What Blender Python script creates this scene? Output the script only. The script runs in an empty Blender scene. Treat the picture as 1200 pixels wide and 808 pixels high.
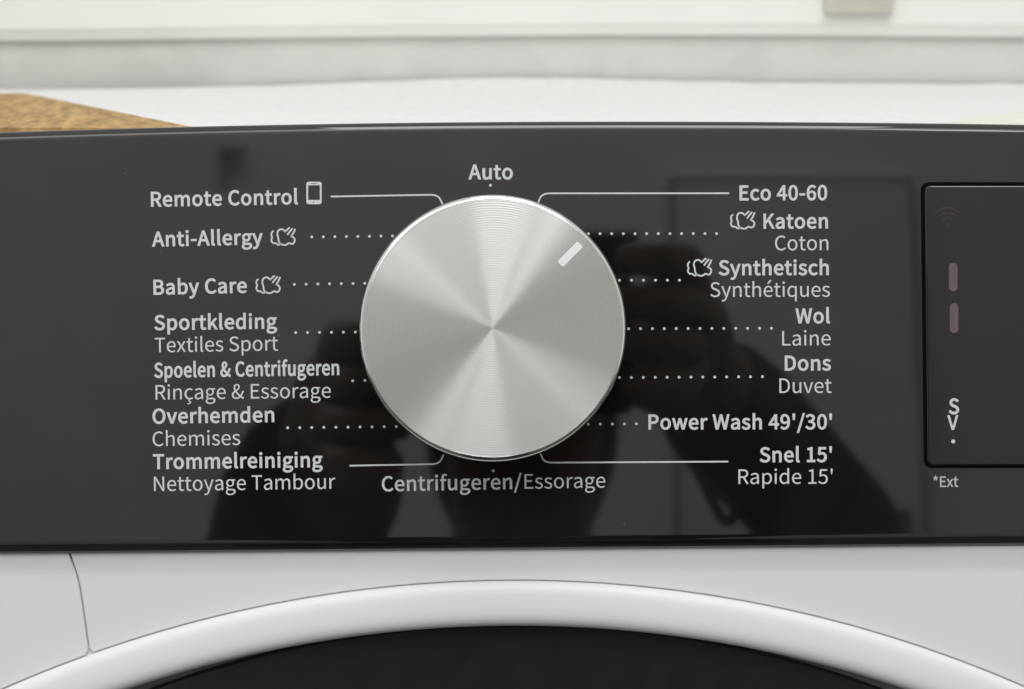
import bpy, bmesh, math, random
from mathutils import Vector, Matrix, noise
random.seed(7)
sc = bpy.context.scene
C = sc.collection
R = math.radians

# ------------------------------------------------------------------ frame of the machine front
S = 0.00017            # metres per photo pixel on the front of the control panel
F = 2000.0             # focal length in photo pixels
D = F * S              # lens to panel
TH = R(10)             # the front of the machine leans back
U = Vector((1, 0, 0)); V = Vector((0, math.sin(TH), math.cos(TH))); N = Vector((0, -math.cos(TH), math.sin(TH)))
O = Vector((0, 0, 0.80))
def W(u, v, w): return O + U*u + V*v + N*w
def L(x, y, w=0.0):                      # front coordinates (metres) of a photo position at depth w
    k = S*(D - w)/D
    return ((x - 600)*k, (404 - y)*k, w)

# ------------------------------------------------------------------ camera
cam = bpy.data.cameras.new('camera'); camo = bpy.data.objects.new('camera', cam); C.objects.link(camo)
camo.location = W(0, 0, D); camo.rotation_euler = (R(90) - TH, 0, 0)
cam.sensor_width = 36; cam.lens = 36*F/1200; cam.clip_start = 0.01; cam.clip_end = 50
cam.dof.use_dof = True; cam.dof.focus_distance = D - 0.002; cam.dof.aperture_fstop = 30
sc.camera = camo

# ------------------------------------------------------------------ light
wd = bpy.data.worlds.new('World'); sc.world = wd; wd.use_nodes = True
bg = wd.node_tree.nodes['Background']; bg.inputs[0].default_value = (0.985, 0.995, 1.0, 1); bg.inputs[1].default_value = 0.74
def area(name, loc, target, sx, sy, power, col=(1, .96, .9)):
    l = bpy.data.lights.new(name, 'AREA'); l.shape = 'RECTANGLE'; l.size = sx; l.size_y = sy; l.energy = power; l.color = col
    o = bpy.data.objects.new(name, l); C.objects.link(o); o.location = loc
    o.rotation_euler = (Vector(target) - Vector(loc)).to_track_quat('-Z', 'Y').to_euler()
    return o
area('ceiling_lamp', (0.10, -0.62, 2.35), (0.10, -0.62, 0), 0.66, 0.80, 7.5, (1, .995, .98))
area('ceiling_glow', (-0.42, -1.35, 2.45), (-0.42, -1.35, 0), 2.6, 1.0, 16.5, (1, .995, .98))  # added broad fill lamp, stands in for light off an unbuilt ceiling
area('wedge_fill_left', (-1.30, -1.75, 2.02), (0, -.2, .8), 0.16, 0.7, 3.8, (1, 1, 1))  # added lamp, no window known; makes the dial's left bright wedge
area('wedge_fill_right', (0.70, -1.70, 2.36), (0, -.2, .8), 0.26, 0.5, 1.8, (1, 1, 1))  # added lamp that makes the bright edge at the dial's upper right
sc.view_settings.view_transform = 'Standard'; sc.view_settings.look = 'None'
sc.view_settings.exposure = 0; sc.view_settings.gamma = 1
sc.render.engine = 'CYCLES'
sc.cycles.use_denoising = True
sc.cycles.max_bounces = 6

# ------------------------------------------------------------------ materials
def mat(name, col, rough=.5, metal=0, ior=1.5, spec=.5, aniso=0, noise_s=0, noise_a=0, bump_s=0, bump_d=0, coat=0):
    m = bpy.data.materials.new(name); m.use_nodes = True
    nt = m.node_tree; b = nt.nodes['Principled BSDF']
    b.inputs['Base Color'].default_value = (*col, 1); b.inputs['Roughness'].default_value = rough
    b.inputs['Metallic'].default_value = metal; b.inputs['IOR'].default_value = ior
    b.inputs['Specular IOR Level'].default_value = spec
    b.inputs['Anisotropic'].default_value = aniso; b.inputs['Coat Weight'].default_value = coat
    tc = nt.nodes.new('ShaderNodeTexCoord')
    if noise_a:
        n = nt.nodes.new('ShaderNodeTexNoise'); n.inputs['Scale'].default_value = noise_s; n.inputs['Detail'].default_value = 6
        nt.links.new(tc.outputs['Object'], n.inputs['Vector'])
        r = nt.nodes.new('ShaderNodeValToRGB')
        r.color_ramp.elements[0].position = .3; r.color_ramp.elements[1].position = .7
        r.color_ramp.elements[0].color = (*[c*(1-noise_a) for c in col], 1)
        r.color_ramp.elements[1].color = (*[min(1, c*(1+noise_a)) for c in col], 1)
        nt.links.new(n.outputs['Fac'], r.inputs['Fac']); nt.links.new(r.outputs['Color'], b.inputs['Base Color'])
    if bump_d:
        n2 = nt.nodes.new('ShaderNodeTexNoise'); n2.inputs['Scale'].default_value = bump_s; n2.inputs['Detail'].default_value = 5
        nt.links.new(tc.outputs['Object'], n2.inputs['Vector'])
        bp = nt.nodes.new('ShaderNodeBump'); bp.inputs['Strength'].default_value = 1; bp.inputs['Distance'].default_value = bump_d
        nt.links.new(n2.outputs['Fac'], bp.inputs['Height']); nt.links.new(bp.outputs['Normal'], b.inputs['Normal'])
    return m

M = {}
M['gloss'] = mat('black_gloss', (.0085, .0083, .0076), .035, ior=1.71)
nt = M['gloss'].node_tree; b = nt.nodes['Principled BSDF']            # specks of dust lying on the gloss
tc = nt.nodes.new('ShaderNodeTexCoord'); vo = nt.nodes.new('ShaderNodeTexVoronoi'); vo.inputs['Scale'].default_value = 130
nt.links.new(tc.outputs['Object'], vo.inputs['Vector'])
se = nt.nodes.new('ShaderNodeSeparateColor'); nt.links.new(vo.outputs['Color'], se.inputs[0])
gt = nt.nodes.new('ShaderNodeMath'); gt.operation = 'GREATER_THAN'; gt.inputs[1].default_value = .74; nt.links.new(se.outputs[0], gt.inputs[0])
rr = nt.nodes.new('ShaderNodeMapRange'); rr.inputs[1].default_value = .012; rr.inputs[2].default_value = .05; rr.inputs[3].default_value = 1; rr.inputs[4].default_value = 0
nt.links.new(vo.outputs['Distance'], rr.inputs[0])
mu = nt.nodes.new('ShaderNodeMath'); mu.operation = 'MULTIPLY'; nt.links.new(gt.outputs[0], mu.inputs[0]); nt.links.new(rr.outputs[0], mu.inputs[1])
mx = nt.nodes.new('ShaderNodeMix'); mx.data_type = 'RGBA'; mx.inputs[6].default_value = (.0085, .0083, .0076, 1); mx.inputs[7].default_value = (.07, .068, .06, 1)
sm = nt.nodes.new('ShaderNodeTexNoise'); sm.inputs['Scale'].default_value = 28; sm.inputs['Detail'].default_value = 7; sm.inputs['Distortion'].default_value = 1.5
nt.links.new(tc.outputs['Object'], sm.inputs['Vector'])                # thin uneven film of wipe marks
sr = nt.nodes.new('ShaderNodeValToRGB'); sr.color_ramp.elements[0].position = .4; sr.color_ramp.elements[1].position = .75
sr.color_ramp.elements[0].color = (.0072, .0071, .0065, 1); sr.color_ramp.elements[1].color = (.0135, .0133, .0125, 1)
nt.links.new(sm.outputs['Fac'], sr.inputs['Fac']); nt.links.new(sr.outputs['Color'], mx.inputs[6])
nt.links.new(mu.outputs[0], mx.inputs[0]); nt.links.new(mx.outputs[2], b.inputs['Base Color'])
M['ink'] = mat('printed_ink', (.66, .69, .70), .5, noise_s=2500, noise_a=.10)
M['fascia'] = mat('white_enamel', (.765, .768, .768), .38, noise_s=14, noise_a=.02)
M['ring'] = mat('white_door_plastic', (.80, .807, .825), .40, noise_s=20, noise_a=.01)
M['dark'] = mat('dark_door_plastic', (.016, .016, .017), .32, spec=.22, noise_s=200, noise_a=.15)
M['gap'] = mat('gap_backing_plastic', (.70, .70, .67), .6, noise_s=90, noise_a=.1)  # pale backing added behind gaps so they read less dark
M['lid'] = mat('lid_enamel', (.62, .61, .58), .4, noise_s=25, noise_a=.03)
M['sheet'] = mat('white_paper_sheet', (.82, .82, .815), .7, noise_s=260, noise_a=.04, bump_s=150, bump_d=.0022)
M['wall'] = mat('painted_wall', (.64, .64, .615), .7, noise_s=45, noise_a=.05, bump_s=200, bump_d=.0003)
M['ledge'] = mat('white_painted_ledge', (.85, .85, .82), .45, noise_s=30, noise_a=.02)
M['cork'] = mat('cork', (.45, .285, .115), .85, noise_s=420, noise_a=.36)
nt = M['cork'].node_tree
for n in [n for k_ in ('cork', 'sheet') for n in M[k_].node_tree.nodes if n.type == 'TEX_NOISE']:             # grain stretched away from the camera to offset foreshortening
    nt = n.id_data; mp = nt.nodes.new('ShaderNodeMapping'); mp.inputs['Scale'].default_value = (1, .11 if n.id_data == M['cork'].node_tree else .35, 1)
    m0 = nt.nodes.new('ShaderNodeMapping'); m0.inputs['Rotation'].default_value = (0, 0, R(-12.4) if n.id_data == M['cork'].node_tree else 0)
    nt.links.new(nt.nodes['Texture Coordinate'].outputs['Object'], m0.inputs['Vector']); nt.links.new(m0.outputs[0], mp.inputs['Vector']); nt.links.new(mp.outputs[0], n.inputs['Vector'])
M['pale'] = mat('pale_mat', (.78, .775, .69), .8, noise_s=100, noise_a=.08)
M['taupe'] = mat('taupe_plastic', (.56, .53, .47), .6, noise_s=60, noise_a=.06)
M['chrome'] = mat('polished_metal', (.78, .77, .74), .10, 1, noise_s=300, noise_a=.03)
M['side'] = mat('smoked_metal', (.055, .052, .060), .5, 0, spec=.1, noise_s=120, noise_a=.04)
M['mark'] = mat('white_pointer_plastic', (.93, .90, .91), .35, noise_s=900, noise_a=.02)
M['window'] = mat('display_glass', (.010, .009, .0095), .05, ior=1.6, noise_s=60, noise_a=.1)
M['segment'] = mat('unlit_segment', (.135, .105, .110), .25, noise_s=500, noise_a=.08)
M['sensor'] = mat('unlit_symbol', (.040, .028, .028), .25, noise_s=500, noise_a=.08)
M['small_ink'] = mat('small_print_ink', (.50, .52, .52), .5, noise_s=2500, noise_a=.15)
M['face'] = mat('spun_aluminium', (.86, .86, .84), .285, 1, aniso=1.0)
nt = M['face'].node_tree; b = nt.nodes['Principled BSDF']
tg = nt.nodes.new('ShaderNodeTangent'); tg.direction_type = 'RADIAL'; tg.axis = 'Z'; nt.links.new(tg.outputs[0], b.inputs['Tangent']); b.inputs['Anisotropic Rotation'].default_value = .25
tc = nt.nodes.new('ShaderNodeTexCoord')
wv = nt.nodes.new('ShaderNodeTexWave'); wv.wave_type = 'RINGS'; wv.rings_direction = 'Z'; wv.inputs['Scale'].default_value = .314/(2.7*S)
wv.inputs['Distortion'].default_value = 0
nt.links.new(tc.outputs['Object'], wv.inputs['Vector'])
bp = nt.nodes.new('ShaderNodeBump'); bp.inputs['Strength'].default_value = .5; bp.inputs['Distance'].default_value = 0.000022
cr_ = nt.nodes.new('ShaderNodeValToRGB'); cr_.color_ramp.elements[0].color = (.87, .872, .872, 1); cr_.color_ramp.elements[1].color = (.985, .985, .985, 1)  # shading of the grooves painted into the base colour as darker rings
nt.links.new(wv.outputs['Fac'], cr_.inputs['Fac']); nt.links.new(cr_.outputs['Color'], b.inputs['Base Color'])
nt.links.new(wv.outputs['Fac'], bp.inputs['Height']); nt.links.new(bp.outputs['Normal'], b.inputs['Normal'])

# ------------------------------------------------------------------ helpers
def obj(name, me, m, parent=None, mw=None, label=None, kind=None, smooth=False):
    if isinstance(me, bmesh.types.BMesh):
        bm = me; me = bpy.data.meshes.new(name); bmesh.ops.recalc_face_normals(bm, faces=bm.faces); bm.to_mesh(me); bm.free()
    if smooth: me.shade_smooth()
    if not me.materials: me.materials.append(m)
    o = bpy.data.objects.new(name, me); C.objects.link(o)
    if parent: o.parent = parent
    if mw is not None: o.matrix_local = mw
    if label: o['label'] = label
    if kind: o['kind'] = kind
    return o
def tag(o, label, cat, group=None):
    o['label'] = label; o['category'] = cat
    if group: o['group'] = group
    return o
def thing(name, label, cat, loc):
    o = bpy.data.objects.new(name, None); C.objects.link(o); o.location = loc; o.empty_display_size = .05
    return tag(o, label, cat)
FRONT = Matrix.Translation(O) @ Matrix((U, V, N)).transposed().to_4x4()
def rot_part(loc_front, root): return Matrix.Translation(-root.location) @ FRONT @ Matrix.Translation(Vector(loc_front))

def loft(rows, closed_u=False, cap=False):
    bm = bmesh.new(); vs = [[bm.verts.new(p) for p in r] for r in rows]
    for a, c in zip(vs[:-1], vs[1:]):
        n = len(a); k = n if closed_u else n-1
        for i in range(k):
            j = (i+1) % n
            bm.faces.new((a[i], a[j], c[j], c[i]))
    if cap: bm.faces.new(vs[0]); bm.faces.new(vs[-1][::-1])
    return bm
def lathe(prof, seg=256, cap_end=True):
    """prof: (radius, w) pairs, spun round the local z axis"""
    bm = bmesh.new(); rings = []
    for r, w in prof:
        if r < 1e-9: rings.append([bm.verts.new((0, 0, w))])
        else: rings.append([bm.verts.new((r*math.cos(2*math.pi*i/seg), r*math.sin(2*math.pi*i/seg), w)) for i in range(seg)])
    for a, c in zip(rings[:-1], rings[1:]):
        for i in range(seg):
            j = (i+1) % seg
            if len(c) == 1: bm.faces.new((a[i], a[j], c[0]))
            elif len(a) == 1: bm.faces.new((a[0], c[j], c[i]))
            else: bm.faces.new((a[i], a[j], c[j], c[i]))
    return bm
def prism(outline, w1, w0, bev=0, seg=2):
    """outline: (u, v) loop -> solid between w0 and w1 with its front edges bevelled"""
    bm = bmesh.new()
    f = bm.faces.new([bm.verts.new((u, v, w1)) for u, v in outline])
    r = bmesh.ops.extrude_face_region(bm, geom=[f])
    vs = [e for e in r['geom'] if isinstance(e, bmesh.types.BMVert)]
    bmesh.ops.translate(bm, vec=(0, 0, w0 - w1), verts=vs)
    bm.normal_update()
    if bev:
        ed = [e for e in bm.edges if all(abs(v.co.z - w1) < 1e-9 for v in e.verts)]
        bmesh.ops.bevel(bm, geom=ed, offset=bev, segments=seg, affect='EDGES', profile=.5)
    return bm
def box(bm, lo, hi):
    r = bmesh.ops.create_cube(bm, size=1)
    for v in r['verts']:
        v.co = Vector([(l+h)/2 + c*(h-l) for l, h, c in zip(lo, hi, v.co)])
    return r['verts']
def bevbox(lo, hi, bev, seg=2):
    bm = bmesh.new(); box(bm, lo, hi)
    bmesh.ops.bevel(bm, geom=bm.edges[:], offset=bev, segments=seg, affect='EDGES', profile=.5)
    return bm
def rrect(x0, y0, x1, y1, r, n=6):
    pts = []
    for cx, cy, a0 in ((x1-r, y0+r, -90), (x1-r, y1-r, 0), (x0+r, y1-r, 90), (x0+r, y0+r, 180)):
        for i in range(n+1):
            a = R(a0 + 90*i/n); pts.append((cx + r*math.cos(a), cy + r*math.sin(a)))
    return pts
def smooth_path(p, closed=False, n=6):
    out = []
    for i in range(len(p)-1):
        p0 = p[max(i-1, 0)]; p1 = p[i]; p2 = p[i+1]; p3 = p[min(i+2, len(p)-1)]
        for k in range(n):
            t = k/n
            out.append(tuple(.5*((2*p1[j]) + (-p0[j]+p2[j])*t + (2*p0[j]-5*p1[j]+4*p2[j]-p3[j])*t*t + (-p0[j]+3*p1[j]-3*p2[j]+p3[j])*t**3) for j in range(len(p1))))
    return out + [tuple(p[-1])]
def ribbon(bm, pts, wd, w):
    """flat printed stroke along photo positions, wd pixels wide"""
    q = [Vector(L(x, y)[:2]) for x, y in pts]; h = wd*S/2; prev = None
    for i, p in enumerate(q):
        a = q[max(i-1, 0)]; c = q[min(i+1, len(q)-1)]
        t = (c-a).normalized(); n = Vector((-t.y, t.x))
        if i == 0: p = p - t*h*.5
        if i == len(q)-1: p = p + t*h*.5
        s = 1
        if 0 < i < len(q)-1:
            d = ((q[i]-q[i-1]).normalized()).dot(n); cosang = max(.5, math.sqrt(max(0, 1-d*d))); s = 1/cosang
        cur = (bm.verts.new((*(p+n*h*s), w)), bm.verts.new((*(p-n*h*s), w)))
        if prev: bm.faces.new((prev[1], cur[1], cur[0], prev[0]))
        prev = cur
PRINT = 0.00005

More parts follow.
